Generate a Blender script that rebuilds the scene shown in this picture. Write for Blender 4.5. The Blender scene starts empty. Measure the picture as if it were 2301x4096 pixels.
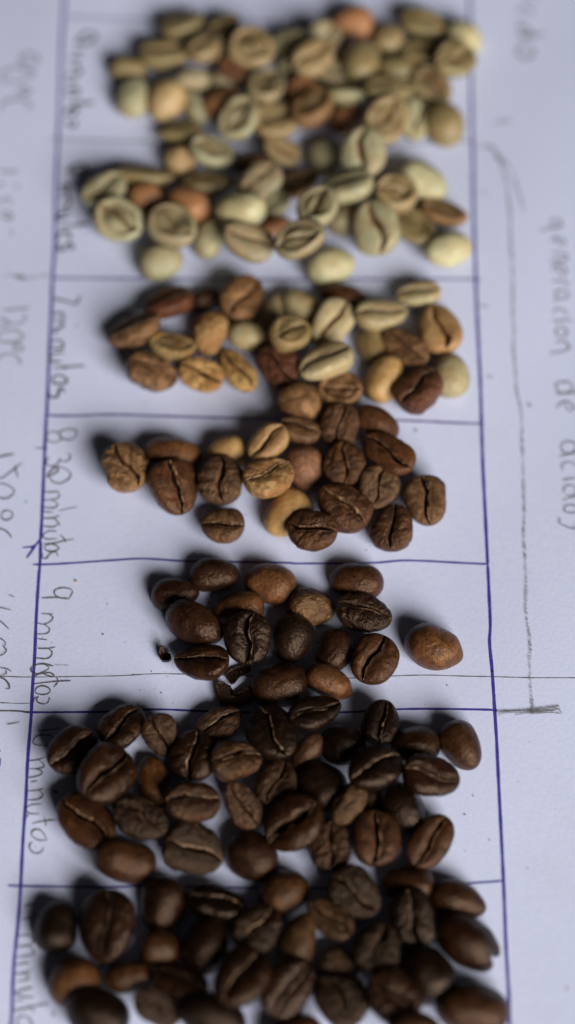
import bpy, math, random
import numpy as np
from mathutils import Vector, Matrix, Euler

sc = bpy.context.scene
C = sc.collection
# ------------------------------------------------------------------ camera
IW, IH = 2301.0, 4096.0
LENS, SENS = 50.0, 22.3
F = IH * LENS / SENS                       # focal length in photo pixels
PITCH = math.radians(65.4)                 # below the horizontal
ZC = 0.44
H = ZC * math.sin(PITCH)
cam_d = bpy.data.cameras.new('camera')
cam = bpy.data.objects.new('camera', cam_d); C.objects.link(cam)
cam_d.sensor_fit = 'VERTICAL'; cam_d.sensor_height = SENS; cam_d.sensor_width = SENS
cam_d.lens = LENS
cam_d.clip_start = 0.01; cam_d.clip_end = 20
cam.location = (0, 0, H)
cam.rotation_euler = (math.pi / 2 - PITCH, 0, 0)
cam_d.dof.use_dof = True
cam_d.dof.focus_distance = 0.4245
cam_d.dof.aperture_fstop = 2.4
cam_d.dof.aperture_blades = 7
sc.camera = cam

# ------------------------------------------------------------------ light
w = bpy.data.worlds.new('World'); sc.world = w; w.use_nodes = True
bg = w.node_tree.nodes['Background']
bg.inputs[0].default_value = (0.95, 0.93, 1.0, 1); bg.inputs[1].default_value = 0.014

def lamp(name, az, el, dist, sx, sy, power, col, target=(0, 0.17, 0)):
    d = bpy.data.lights.new(name, 'AREA'); d.shape = 'RECTANGLE'
    d.size = sx; d.size_y = sy; d.energy = power; d.color = col
    o = bpy.data.objects.new(name, d); C.objects.link(o)
    az = math.radians(az); el = math.radians(el)
    v = Vector((math.cos(az) * math.cos(el), math.sin(az) * math.cos(el), math.sin(el)))
    o.location = Vector(target) + v * dist
    o.rotation_euler = v.to_track_quat('Z', 'Y').to_euler()
    return o
lamp('window_light', -54, 30, 1.9, 1.15, 0.95, 66.0, (1.0, 0.955, 0.885), (-0.01, 0.17, 0))

sc.view_settings.view_transform = 'Standard'
sc.view_settings.look = 'None'
sc.view_settings.exposure = 0.0
sc.view_settings.gamma = 1.0
sc.cycles.use_denoising = True
sc.cycles.max_bounces = 6

# ------------------------------------------------------------------ projection (design aid: photo pixel -> place on the table)
SP, CP = math.sin(PITCH), math.cos(PITCH)
def at(px, py, z=0.0):
    u = (px - IW / 2) / F; v = (py - IH / 2) / F
    d = np.array([u, CP - v * SP, -SP - v * CP])
    t = (z - H) / d[2]
    return d[0] * t, d[1] * t
def depth(px, py, z=0.0):
    v = (py - IH / 2) / F
    return (z - H) / (-SP - v * CP)
def paper_z(x, y):
    return 0.00032 * (np.sin(x * 55 + 1.3) * np.sin(y * 38 + 0.4) + 0.6 * np.sin(x * 90 - y * 70 + 2.0)) + 0.0004

# ------------------------------------------------------------------ materials
def lin(c):
    return tuple(((v / 255) / 12.92 if v / 255 <= 0.04045 else ((v / 255 + 0.055) / 1.055) ** 2.4) for v in c)
def new_mat(name):
    m = bpy.data.materials.new(name); m.use_nodes = True
    nt = m.node_tree; b = nt.nodes['Principled BSDF']
    return m, nt, b
def N(nt, t, **k):
    n = nt.nodes.new(t)
    for a, v in k.items():
        if a in n.inputs: n.inputs[a].default_value = v
        else: setattr(n, a, v)
    return n
def L(nt, a, b): nt.links.new(a, b)

def mat_bean(name, rough, mott, mott_scale, bump, bump_scale, dark, light, coat=0.0, spec=0.5, bdist=0.0005, rimgain=0.4, stint=(1, 1, 1)):
    m, nt, b = new_mat(name)
    oi = N(nt, 'ShaderNodeObjectInfo')
    tc = N(nt, 'ShaderNodeTexCoord')
    add = N(nt, 'ShaderNodeVectorMath', operation='ADD')
    mul = N(nt, 'ShaderNodeMath', operation='MULTIPLY'); mul.inputs[1].default_value = 0.7
    L(nt, oi.outputs['Random'], mul.inputs[0])
    L(nt, tc.outputs['Object'], add.inputs[0]); L(nt, mul.outputs[0], add.inputs[1])
    n1 = N(nt, 'ShaderNodeTexNoise'); n1.inputs['Scale'].default_value = mott_scale
    n1.inputs['Detail'].default_value = 6; n1.inputs['Roughness'].default_value = 0.65; n1.inputs['Distortion'].default_value = 0.6
    L(nt, add.outputs[0], n1.inputs['Vector'])
    r1 = N(nt, 'ShaderNodeMapRange'); r1.inputs[1].default_value = 0.32; r1.inputs[2].default_value = 0.68
    r1.inputs[3].default_value = dark; r1.inputs[4].default_value = light
    L(nt, n1.outputs['Fac'], r1.inputs[0])
    c1 = N(nt, 'ShaderNodeVectorMath', operation='SCALE')
    L(nt, oi.outputs['Color'], c1.inputs[0]); L(nt, r1.outputs[0], c1.inputs['Scale'])
    # second tone of the bean (patches)
    a2 = N(nt, 'ShaderNodeAttribute', attribute_type='OBJECT', attribute_name='patch_colour')
    n2 = N(nt, 'ShaderNodeTexNoise'); n2.inputs['Scale'].default_value = mott_scale * 0.55; n2.inputs['Detail'].default_value = 4
    n2.inputs['Distortion'].default_value = 1.0
    off = N(nt, 'ShaderNodeVectorMath', operation='ADD'); off.inputs[1].default_value = (0.31, 0.13, 0.7)
    L(nt, add.outputs[0], off.inputs[0]); L(nt, off.outputs[0], n2.inputs['Vector'])
    r2 = N(nt, 'ShaderNodeMapRange'); r2.inputs[1].default_value = 0.44; r2.inputs[2].default_value = 0.60; r2.inputs[4].default_value = mott
    L(nt, n2.outputs['Fac'], r2.inputs[0])
    m2 = N(nt, 'ShaderNodeMix', data_type='RGBA')
    L(nt, r2.outputs[0], m2.inputs[0]); L(nt, c1.outputs[0], m2.inputs[6]); L(nt, a2.outputs['Color'], m2.inputs[7])
    # crease tint: brown silverskin on raw beans, darker tone on roasted ones
    ac = N(nt, 'ShaderNodeAttribute', attribute_name='crease')
    a3 = N(nt, 'ShaderNodeAttribute', attribute_type='OBJECT', attribute_name='crease_colour')
    m3 = N(nt, 'ShaderNodeMix', data_type='RGBA')
    L(nt, ac.outputs['Fac'], m3.inputs[0]); L(nt, m2.outputs[2], m3.inputs[6]); L(nt, a3.outputs['Color'], m3.inputs[7])
    # paler silverskin left on rims and lips
    ar = N(nt, 'ShaderNodeAttribute', attribute_name='rim')
    mr = N(nt, 'ShaderNodeMath', operation='MULTIPLY_ADD'); mr.inputs[1].default_value = rimgain; mr.inputs[2].default_value = 1.0
    L(nt, ar.outputs['Fac'], mr.inputs[0])
    mv = N(nt, 'ShaderNodeVectorMath', operation='SCALE'); L(nt, m3.outputs[2], mv.inputs[0]); L(nt, mr.outputs[0], mv.inputs['Scale'])
    L(nt, mv.outputs[0], b.inputs['Base Color'])
    b.inputs['Roughness'].default_value = rough
    rr = N(nt, 'ShaderNodeMapRange'); rr.inputs[3].default_value = rough - 0.07; rr.inputs[4].default_value = rough + 0.14
    L(nt, n1.outputs['Fac'], rr.inputs[0])
    r7 = N(nt, 'ShaderNodeMath', operation='MULTIPLY_ADD'); r7.inputs[1].default_value = 0.22; L(nt, oi.outputs['Random'], r7.inputs[0])
    r8 = N(nt, 'ShaderNodeMath', operation='SUBTRACT'); r8.inputs[1].default_value = 0.11; L(nt, rr.outputs[0], r8.inputs[0]); L(nt, r8.outputs[0], r7.inputs[2])
    L(nt, r7.outputs[0], b.inputs['Roughness'])
    b.inputs['Specular IOR Level'].default_value = spec
    b.inputs['Specular Tint'].default_value = (*stint, 1)
    b.inputs['Coat Weight'].default_value = coat; b.inputs['Coat Roughness'].default_value = 0.35
    b.inputs['Subsurface Weight'].default_value = 0.0
    n3 = N(nt, 'ShaderNodeTexNoise'); n3.inputs['Scale'].default_value = bump_scale; n3.inputs['Detail'].default_value = 5
    n3.inputs['Roughness'].default_value = 0.6
    L(nt, add.outputs[0], n3.inputs['Vector'])
    bp = N(nt, 'ShaderNodeBump'); bp.inputs['Strength'].default_value = bump; bp.inputs['Distance'].default_value = bdist
    L(nt, n3.outputs['Fac'], bp.inputs['Height']); L(nt, bp.outputs[0], b.inputs['Normal'])
    return m
M_GREEN = mat_bean('raw_bean_skin', 0.46, 0.5, 420, 0.5, 1300, 0.72, 1.15)
M_HALF = mat_bean('half_roasted_bean_skin', 0.34, 0.85, 560, 0.9, 1000, 0.55, 1.3, bdist=0.0009, rimgain=0.7, stint=(1, 0.78, 0.6), spec=0.5)
M_DARK = mat_bean('dark_roasted_bean_skin', 0.25, 0.75, 500, 0.5, 1500, 0.45, 1.45, spec=0.34, bdist=0.0006, rimgain=1.2, stint=(1, 0.72, 0.55))

def mat_skin(name, c1, c2):
    m, nt, b = new_mat(name)
    tc = N(nt, 'ShaderNodeTexCoord')
    n1 = N(nt, 'ShaderNodeTexNoise'); n1.inputs['Scale'].default_value = 1600; n1.inputs['Detail'].default_value = 4
    L(nt, tc.outputs['Object'], n1.inputs['Vector'])
    r = N(nt, 'ShaderNodeMapRange'); r.inputs[1].default_value = 0.4; r.inputs[2].default_value = 0.62
    L(nt, n1.outputs['Fac'], r.inputs[0])
    mx = N(nt, 'ShaderNodeMix', data_type='RGBA'); mx.inputs[6].default_value = (*c1, 1); mx.inputs[7].default_value = (*c2, 1)
    L(nt, r.outputs[0], mx.inputs[0]); L(nt, mx.outputs[2], b.inputs['Base Color'])
    b.inputs['Roughness'].default_value = 0.55
    return m
M_SKIN_G = mat_skin('silverskin_raw', (0.20, 0.085, 0.035), (0.30, 0.20, 0.10))
M_SKIN_D = mat_skin('silverskin_roasted', (0.05, 0.025, 0.014), (0.34, 0.20, 0.11))

def mat_paper():
    m, nt, b = new_mat('white_paper')
    tc = N(nt, 'ShaderNodeTexCoord')
    n1 = N(nt, 'ShaderNodeTexNoise'); n1.inputs['Scale'].default_value = 45; n1.inputs['Detail'].default_value = 6
    n2 = N(nt, 'ShaderNodeTexNoise'); n2.inputs['Scale'].default_value = 1500; n2.inputs['Detail'].default_value = 5
    for n in (n1, n2): L(nt, tc.outputs['Object'], n.inputs['Vector'])
    a = N(nt, 'ShaderNodeMath', operation='MULTIPLY_ADD'); a.inputs[1].default_value = 0.5
    L(nt, n1.outputs['Fac'], a.inputs[0]); L(nt, n2.outputs['Fac'], a.inputs[2])
    r = N(nt, 'ShaderNodeMapRange'); r.inputs[1].default_value = 0.45; r.inputs[2].default_value = 1.05
    L(nt, a.outputs[0], r.inputs[0])
    mx = N(nt, 'ShaderNodeMix', data_type='RGBA')
    mx.inputs[6].default_value = (0.57, 0.62, 0.85, 1); mx.inputs[7].default_value = (0.635, 0.685, 0.905, 1)
    L(nt, r.outputs[0], mx.inputs[0])
    # grey smudges and grime where beans have rubbed the sheet
    n4 = N(nt, 'ShaderNodeTexNoise'); n4.inputs['Scale'].default_value = 28; n4.inputs['Detail'].default_value = 8; n4.inputs['Roughness'].default_value = 0.7
    L(nt, tc.outputs['Object'], n4.inputs['Vector'])
    r4 = N(nt, 'ShaderNodeMapRange'); r4.inputs[1].default_value = 0.55; r4.inputs[2].default_value = 0.8; r4.inputs[4].default_value = 0.3
    L(nt, n4.outputs['Fac'], r4.inputs[0])
    m4 = N(nt, 'ShaderNodeMix', data_type='RGBA'); m4.inputs[7].default_value = (0.46, 0.47, 0.62, 1)
    L(nt, r4.outputs[0], m4.inputs[0]); L(nt, mx.outputs[2], m4.inputs[6])
    n5 = N(nt, 'ShaderNodeTexNoise'); n5.inputs['Scale'].default_value = 420; n5.inputs['Detail'].default_value = 2
    L(nt, tc.outputs['Object'], n5.inputs['Vector'])
    r5 = N(nt, 'ShaderNodeMapRange'); r5.inputs[1].default_value = 0.72; r5.inputs[2].default_value = 0.80; r5.inputs[4].default_value = 0.5
    L(nt, n5.outputs['Fac'], r5.inputs[0])
    m5 = N(nt, 'ShaderNodeMix', data_type='RGBA'); m5.inputs[7].default_value = (0.33, 0.29, 0.30, 1)
    L(nt, r5.outputs[0], m5.inputs[0]); L(nt, m4.outputs[2], m5.inputs[6])
    L(nt, m5.outputs[2], b.inputs['Base Color'])
    b.inputs['Roughness'].default_value = 0.85; b.inputs['Specular IOR Level'].default_value = 0.15
    bp = N(nt, 'ShaderNodeBump'); bp.inputs['Strength'].default_value = 0.16; bp.inputs['Distance'].default_value = 0.0002
    L(nt, a.outputs[0], bp.inputs['Height']); L(nt, bp.outputs[0], b.inputs['Normal'])
    return m
M_PAPER = mat_paper()

def mat_ink(name, c1, c2, a0, a1, scale, lo=0.35, hi=0.6, rough=0.6):
    """ink or graphite: patchy cover over the paper grain"""
    m, nt, b = new_mat(name)
    tc = N(nt, 'ShaderNodeTexCoord')
    n1 = N(nt, 'ShaderNodeTexNoise'); n1.inputs['Scale'].default_value = scale; n1.inputs['Detail'].default_value = 5
    L(nt, tc.outputs['Object'], n1.inputs['Vector'])
    n2 = N(nt, 'ShaderNodeTexNoise'); n2.inputs['Scale'].default_value = 40; n2.inputs['Detail'].default_value = 2
    L(nt, tc.outputs['Object'], n2.inputs['Vector'])
    mx = N(nt, 'ShaderNodeMix', data_type='RGBA'); mx.inputs[6].default_value = (*c1, 1); mx.inputs[7].default_value = (*c2, 1)
    L(nt, n2.outputs['Fac'], mx.inputs[0]); L(nt, mx.outputs[2], b.inputs['Base Color'])
    r = N(nt, 'ShaderNodeMapRange'); r.inputs[1].default_value = lo; r.inputs[2].default_value = hi
    r.inputs[3].default_value = a0; r.inputs[4].default_value = a1
    L(nt, n1.outputs['Fac'], r.inputs[0]); L(nt, r.outputs[0], b.inputs['Alpha'])
    b.inputs['Roughness'].default_value = rough; b.inputs['Specular IOR Level'].default_value = 0.2
    return m
M_BLUE = mat_ink('blue_ballpoint', (0.030, 0.028, 0.30), (0.075, 0.045, 0.30), 0.75, 1.0, 1800)
M_PURP = mat_ink('faded_blue_ballpoint', (0.10, 0.08, 0.30), (0.13, 0.09, 0.29), 0.6, 0.95, 1800)
M_PENC = mat_ink('grey_pencil', (0.085, 0.075, 0.065), (0.12, 0.105, 0.10), 0.6, 1.0, 2400)
M_FAINT = mat_ink('faint_pencil', (0.15, 0.14, 0.14), (0.19, 0.18, 0.18), 0.4, 0.9, 2400)
M_DPEN = mat_ink('heavy_pencil', (0.04, 0.036, 0.035), (0.06, 0.055, 0.055), 0.85, 1.0, 2400)
M_SOFT = mat_ink('soft_pencil_band', (0.20, 0.195, 0.20), (0.26, 0.25, 0.26), 0.0, 0.85, 3000, 0.42, 0.6)

def mat_wood():
    m, nt, b = new_mat('dark_table_wood')
    tc = N(nt, 'ShaderNodeTexCoord')
    mp = N(nt, 'ShaderNodeMapping'); mp.inputs['Scale'].default_value = (2, 25, 2)
    n1 = N(nt, 'ShaderNodeTexNoise'); n1.inputs['Scale'].default_value = 3; n1.inputs['Detail'].default_value = 8
    L(nt, tc.outputs['Object'], mp.inputs[0]); L(nt, mp.outputs[0], n1.inputs['Vector'])
    mx = N(nt, 'ShaderNodeMix', data_type='RGBA'); mx.inputs[6].default_value = (0.05, 0.03, 0.02, 1); mx.inputs[7].default_value = (0.13, 0.08, 0.05, 1)
    L(nt, n1.outputs['Fac'], mx.inputs[0]); L(nt, mx.outputs[2], b.inputs['Base Color'])
    b.inputs['Roughness'].default_value = 0.5
    return m
M_WOOD = mat_wood()

# ------------------------------------------------------------------ mesh helpers
def mesh_np(name, V, Q, mat, smooth=True, attr=None):
    """V (n,3), Q (m,4) quads (a triangle repeats nothing: use tris list separately)"""
    me = bpy.data.meshes.new(name)
    me.vertices.add(len(V)); me.vertices.foreach_set('co', np.asarray(V, np.float32).ravel())
    Q = np.asarray(Q, np.int32); k = Q.shape[1]
    me.loops.add(Q.size); me.loops.foreach_set('vertex_index', Q.ravel())
    me.polygons.add(len(Q)); me.polygons.foreach_set('loop_start', np.arange(len(Q), dtype=np.int32) * k)
    me.polygons.foreach_set('loop_total', np.full(len(Q), k, np.int32))
    if smooth: me.polygons.foreach_set('use_smooth', np.ones(len(Q), bool))
    me.update(calc_edges=True)
    if attr is not None:
        a = me.attributes.new('crease', 'FLOAT', 'POINT'); a.data.foreach_set('value', np.asarray(attr[0], np.float32))
        a = me.attributes.new('rim', 'FLOAT', 'POINT'); a.data.foreach_set('value', np.asarray(attr[1], np.float32))
    me.materials.append(mat)
    return me
def link(name, me, parent=None, **props):
    o = bpy.data.objects.new(name, me); C.objects.link(o)
    if parent is not None: o.parent = parent
    for k, v in props.items(): o[k] = v
    return o

# ------------------------------------------------------------------ table and paper
def box(name, x0, x1, y0, y1, z0, z1, mat):
    V = [(x, y, z) for z in (z0, z1) for y in (y0, y1) for x in (x0, x1)]
    Q = [(0, 2, 3, 1), (4, 5, 7, 6), (0, 1, 5, 4), (2, 6, 7, 3), (0, 4, 6, 2), (1, 3, 7, 5)]
    return mesh_np(name, V, Q, mat, smooth=False)
link('table_top', box('table_top', -0.7, 0.7, -0.35, 0.75, -0.03, -0.0006, M_WOOD), kind='structure')

def make_paper():
    nx, ny = 90, 140
    xs = np.linspace(-0.125, 0.125, nx); ys = np.linspace(0.02, 0.375, ny)
    X, Y = np.meshgrid(xs, ys); Z = paper_z(X, Y)
    top = np.stack([X, Y, Z], -1).reshape(-1, 3)
    bot = top - np.array([0, 0, 0.0001])
    V = np.vstack([top, bot]); n = nx * ny
    Q = []
    for j in range(ny - 1):
        for i in range(nx - 1):
            a = j * nx + i
            Q.append((a, a + 1, a + nx + 1, a + nx)); Q.append((n + a, n + a + nx, n + a + nx + 1, n + a + 1))
    def side(idx):
        for a, b in zip(idx[:-1], idx[1:]): Q.append((a, n + a, n + b, b))
    side([i for i in range(nx)]); side([j * nx + nx - 1 for j in range(ny)])
    side([(ny - 1) * nx + i for i in range(nx)][::-1]); side([j * nx for j in range(ny)][::-1])
    return mesh_np('paper_sheet', V, Q, M_PAPER)
paper = link('paper_sheet', make_paper(), label='white sheet of paper with blue ruled table and pencil handwriting, under all the beans', category='paper')

# ribbons of ink / graphite lying on the sheet
rng = random.Random(5)
_lift = [0.000022]
def smooth_line(pts, step=0.0006, round_=True):
    P = np.array(pts, float)
    if round_ and len(P) > 2:
        out = []
        for i in range(len(P) - 1):
            p0 = P[max(i - 1, 0)]; p1 = P[i]; p2 = P[i + 1]; p3 = P[min(i + 2, len(P) - 1)]
            n = max(2, int(np.linalg.norm(p2 - p1) / step))
            for t in np.linspace(0, 1, n, endpoint=False):
                out.append(0.5 * ((2 * p1) + (-p0 + p2) * t + (2 * p0 - 5 * p1 + 4 * p2 - p3) * t * t + (-p0 + 3 * p1 - 3 * p2 + p3) * t ** 3))
        out.append(P[-1]); return np.array(out)
    out = []
    for i in range(len(P) - 1):
        n = max(2, int(np.linalg.norm(P[i + 1] - P[i]) / step))
        for t in np.linspace(0, 1, n, endpoint=False): out.append(P[i] * (1 - t) + P[i + 1] * t)
    out.append(P[-1]); return np.array(out)
def ribbons(name, strokes, width, mat, label=None, jitter=0.12, taper=True):
    """strokes: lists of photo pixels traced on the sheet; width in photo pixels (list entries may be (pts, width))"""
    V = []; Q = []
    for s in strokes:
        wd = width
        if isinstance(s, tuple): s, wd = s
        P = smooth_line([at(*p) for p in s])
        hw = wd / F * depth(1150, s[0][1]) / 2
        T = np.gradient(P, axis=0); T /= (np.linalg.norm(T, axis=1)[:, None] + 1e-12)
        Nn = np.stack([-T[:, 1], T[:, 0]], 1)
        k = len(P); base = len(V); _lift[0] += 0.0000012
        ph = rng.random() * 6
        for i in range(k):
            e = 1.0
            if taper: e = min(1.0, 0.55 + 0.3 * min(i, k - 1 - i))
            hh = hw * e * (1 + jitter * math.sin(i * 0.9 + ph) + jitter * math.sin(i * 0.37 + 2 * ph))
            for sg in (-1, 1):
                x, y = P[i] + sg * Nn[i] * hh
                V.append((x, y, float(paper_z(x, y)) + _lift[0] + i * 2e-8))
            if i: a = base + 2 * i; Q.append((a - 2, a, a + 1, a - 1))
    me = mesh_np(name, V, Q, mat, smooth=False)
    o = link(name, me, paper)
    if label: o['label'] = label
    return o
# ------------------------------------------------------------------ the ruled table (blue ballpoint)
def Z(x0, y0, f, *pts): return [(x0 + p[0] / f, y0 + p[1] / f) for p in pts]
V_LEFT = [(262, -120), (258, 0), (249, 174), (241, 404), (233, 575), (224, 777), (220, 992), (211, 1116), (207, 1241), (199, 1396), (190, 1618), (185, 1695), (177, 1866), (169, 2053), (163, 2162), (161, 2245), (155, 2318), (146, 2473), (140, 2629), (132, 2753), (126, 2877), (113, 3049), (106, 3204), (97, 3329), (90, 3453), (83, 3583), (72, 3721), (60, 3832), (53, 3942), (50, 4053), (44, 4120), (38, 4300)]
V_RIGHT = [(1876, -120), (1878, 0), (1884, 312), (1887, 468), (1892, 655), (1894, 843), (1901, 1062), (1906, 1218), (1915, 1405), (1922, 1548), (1925, 1656), (1931, 1843), (1940, 2030), (1951, 2261), (1956, 2375), (1961, 2499), (1958, 2577), (1968, 2686), (1978, 2842), (1986, 2967), (1991, 3070), (1997, 3191), (2007, 3383), (2016, 3574), (2024, 3787), (2035, 3979), (2039, 4096), (2048, 4300)]
def cut(P, y0, y1): return [p for p in P if y0 <= p[1] <= y1]
ribbons('table_line', [(cut(V_LEFT, 2100, 9999), 13), (cut(V_LEFT, -999, 2170), 12)], 12, M_BLUE, 'left upright of the table in blue ballpoint', 0.05)
ribbons('table_line', [(cut(V_RIGHT, 2200, 9999), 13), (cut(V_RIGHT, -999, 2300), 12)], 12, M_BLUE, 'right upright of the table in blue ballpoint', 0.05)
HL = [([(265, 78), (700, 85), (1300, 90), (1878, 92)], M_PURP, 7),
      ([(199, 560), (450, 569), (1000, 578), (1500, 580), (1890, 567)], M_PENC, 6),
      ([(212, 1116), (450, 1120), (900, 1122), (1394, 1120), (1925, 1123)], M_PURP, 9),
      ([(178, 1664), (300, 1665), (450, 1660), (700, 1668), (1100, 1682), (1580, 1688), (1850, 1696), (1935, 1697)], M_PURP, 10),
      ([(131, 2258), (218, 2257), (450, 2243), (580, 2238), (764, 2250), (1135, 2257), (1200, 2260), (1490, 2255), (1635, 2245), (1900, 2257), (1951, 2259)], M_BLUE, 8.5),
      ([(90, 2851), (150, 2854), (409, 2852), (616, 2842), (819, 2847), (1100, 2852), (1376, 2850), (1628, 2839), (1956, 2844), (1980, 2849)], M_BLUE, 9),
      ([(33, 3546), (100, 3549), (438, 3551), (560, 3545), (748, 3547), (942, 3552), (1305, 3554), (1700, 3545), (1905, 3533), (2012, 3526)], M_BLUE, 9)]
for P, m, wd in HL: ribbons('table_line', [P], wd, m, jitter=0.06)
# blue arrow head on the left upright
ribbons('arrow_mark', [(Z(0, 2100, 3.216, (530, 160), (490, 225), (440, 270), (370, 285), (290, 292)), 8), (Z(0, 2100, 3.216, (462, 262), (410, 335), (345, 425)), 12),
                       (Z(0, 2100, 3.216, (455, 275), (400, 305)), 20)], 10, M_BLUE, 'filled blue arrow head pointing at the table edge')
ribbons('ink_dot', [(Z(0, 3500, 3.6175, (765, 2018), (785, 2024)), 22)], 20, M_BLUE, jitter=0.0, taper=False)
ribbons('ink_mark', [Z(0, 2800, 3.216, (12, 765), (6, 800), (4, 870)), Z(0, 2800, 3.216, (2, 660), (6, 680))], 8, M_BLUE)
# thin grey line across the whole sheet, and the short pencil pair at the left
ribbons('thin_line', [[(-120, 2708), (25, 2709), (125, 2712), (450, 2709), (600, 2701), (740, 2701), (1200, 2710), (1400, 2714), (1570, 2707), (1700, 2704), (1850, 2709), (1975, 2712), (2118, 2716), (2301, 2716), (2460, 2717)]], 3.6, M_PENC, 'thin grey line across the whole sheet', 0.15)
ribbons('thin_line', [([(-120, 2845), (0, 2847), (60, 2848), (128, 2853)], 6), ([(-120, 2814), (0, 2815), (70, 2818), (125, 2818)], 3)], 4, M_PENC, 'pair of short pencil lines left of the table', 0.15)

# ------------------------------------------------------------------ handwriting, letters standing sideways
def word(label, strokes, wd=4.5, mat=None, name='handwritten_word'): ribbons(name, strokes, wd, mat or M_PENC, label, 0.14)
a = lambda *p: Z(0, 0, 3.216, *p)
word('4 minutos written in pencil', [
    a((980, 580), (1050, 500), (1110, 440), (1200, 450), (1235, 500), (1180, 565), (1100, 580), (980, 580)), a((960, 690), (1080, 690)),
    a((900, 770), (1000, 780), (1060, 770)), a((920, 885), (1030, 865)), a((850, 1000), (990, 1005)), a((1000, 900), (1040, 950), (990, 1005)), a((870, 1085), (980, 1075)),
    a((850, 1185), (930, 1165), (1010, 1160)), a((860, 1250), (990, 1250)), a((1000, 1160), (1020, 1205), (990, 1250)), a((930, 1355), (1080, 1350), (1220, 1335)),
    a((870, 1430), (860, 1480), (940, 1495), (1010, 1430), (940, 1400), (870, 1430)), a((850, 1600), (880, 1580), (905, 1650), (960, 1640), (990, 1570))], 13, M_DPEN)
a = lambda *p: Z(0, 650, 3.216, *p)
word('6 minutos written in pencil', [
    a((860, 130), (950, 60), (1050, 30), (1110, 70), (1060, 130), (960, 130), (860, 130)), a((770, 335), (830, 320), (880, 295)), a((765, 400), (840, 370)), a((870, 300), (890, 335), (840, 370), (885, 420), (850, 470)),
    a((755, 480), (850, 468)), a((880, 450), (905, 520), (850, 590), (760, 585)), a((930, 640), (830, 655), (760, 690), (745, 740), (790, 760)), a((760, 760), (830, 735), (890, 730)), a((770, 850), (900, 835), (1150, 800)),
    a((750, 1010), (760, 940), (830, 910), (900, 940), (905, 1000)), a((750, 1060), (770, 1140), (830, 1140), (870, 1060), (920, 1070), (950, 1115), (890, 1135))], 12, M_DPEN)
word('7 minutos written in pencil', [
    a((690, 1770), (820, 1790), (960, 1835), (1005, 1810), (1035, 1730)), a((685, 1960), (830, 1950)), a((800, 1955), (835, 2000), (790, 2045), (690, 2050)), a((790, 2050), (825, 2105), (770, 2145), (690, 2160)), a((680, 2210), (760, 2190)),
    a((980, 2110), (1000, 2130)), a((650, 2330), (710, 2300), (790, 2310), (820, 2370), (780, 2410), (660, 2400)), Z(0, 1400, 3.216, (830, 45), (720, 60), (655, 90), (650, 140), (690, 170), (790, 155)),
    (Z(0, 1400, 3.216, (690, 250), (840, 235), (1100, 215)), 8), Z(0, 1400, 3.216, (820, 210), (850, 270)), Z(0, 1400, 3.216, (680, 420), (690, 360), (780, 335), (865, 390), (850, 435), (780, 450), (700, 440), (680, 420)),
    (Z(0, 1400, 3.216, (635, 555), (650, 615), (740, 615), (765, 530), (800, 500), (845, 560)), 9)], 8.5, M_DPEN)
a = lambda *p: Z(0, 1400, 3.216, *p); b4 = lambda *p: Z(0, 2100, 3.216, *p)
word('8,30 minutos written in pencil', [
    a((650, 1060), (610, 1095), (605, 1150), (650, 1188), (740, 1190), (790, 1150), (765, 1080), (820, 1040), (900, 1025), (985, 1040), (985, 1090), (950, 1150)), a((950, 1150), (880, 1165), (800, 1140), (760, 1080), (700, 1055), (650, 1060)),
    a((455, 1265), (530, 1270), (620, 1280)), a((640, 1385), (600, 1420), (605, 1480), (680, 1500), (750, 1470), (775, 1400), (790, 1430), (850, 1440), (905, 1400), (905, 1355), (870, 1340)),
    (a((600, 1645), (670, 1545), (760, 1510), (860, 1540), (915, 1600), (880, 1670), (780, 1720), (680, 1700), (645, 1640)), 6), (a((600, 1645), (690, 1600), (760, 1550), (700, 1520), (640, 1590)), 8),
    a((575, 1830), (680, 1832), (755, 1820)), a((740, 1822), (768, 1870), (740, 1915), (660, 1930), (565, 1940)), a((660, 1930), (735, 1970), (745, 2005), (690, 2038), (570, 2030)),
    a((565, 2085), (690, 2092)), (a((760, 2075), (860, 2050), (1010, 2020)), 3), a((555, 2170), (690, 2165), (770, 2130)), a((690, 2165), (740, 2205), (780, 2262)), a((760, 2240), (690, 2280), (555, 2270)),
    a((730, 2340), (640, 2332), (570, 2370), (560, 2410), (620, 2440), (740, 2430)), a((555, 2500), (700, 2490), (850, 2452), (960, 2440)), a((770, 2380), (820, 2420), (850, 2480)),
    b4((570, 290), (620, 255), (700, 255), (762, 295), (730, 335), (650, 345), (590, 325), (570, 290)), b4((752, 410), (735, 365), (700, 350), (640, 380), (605, 432), (565, 432), (540, 405), (560, 370))], 5.5)
a = b4
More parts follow.
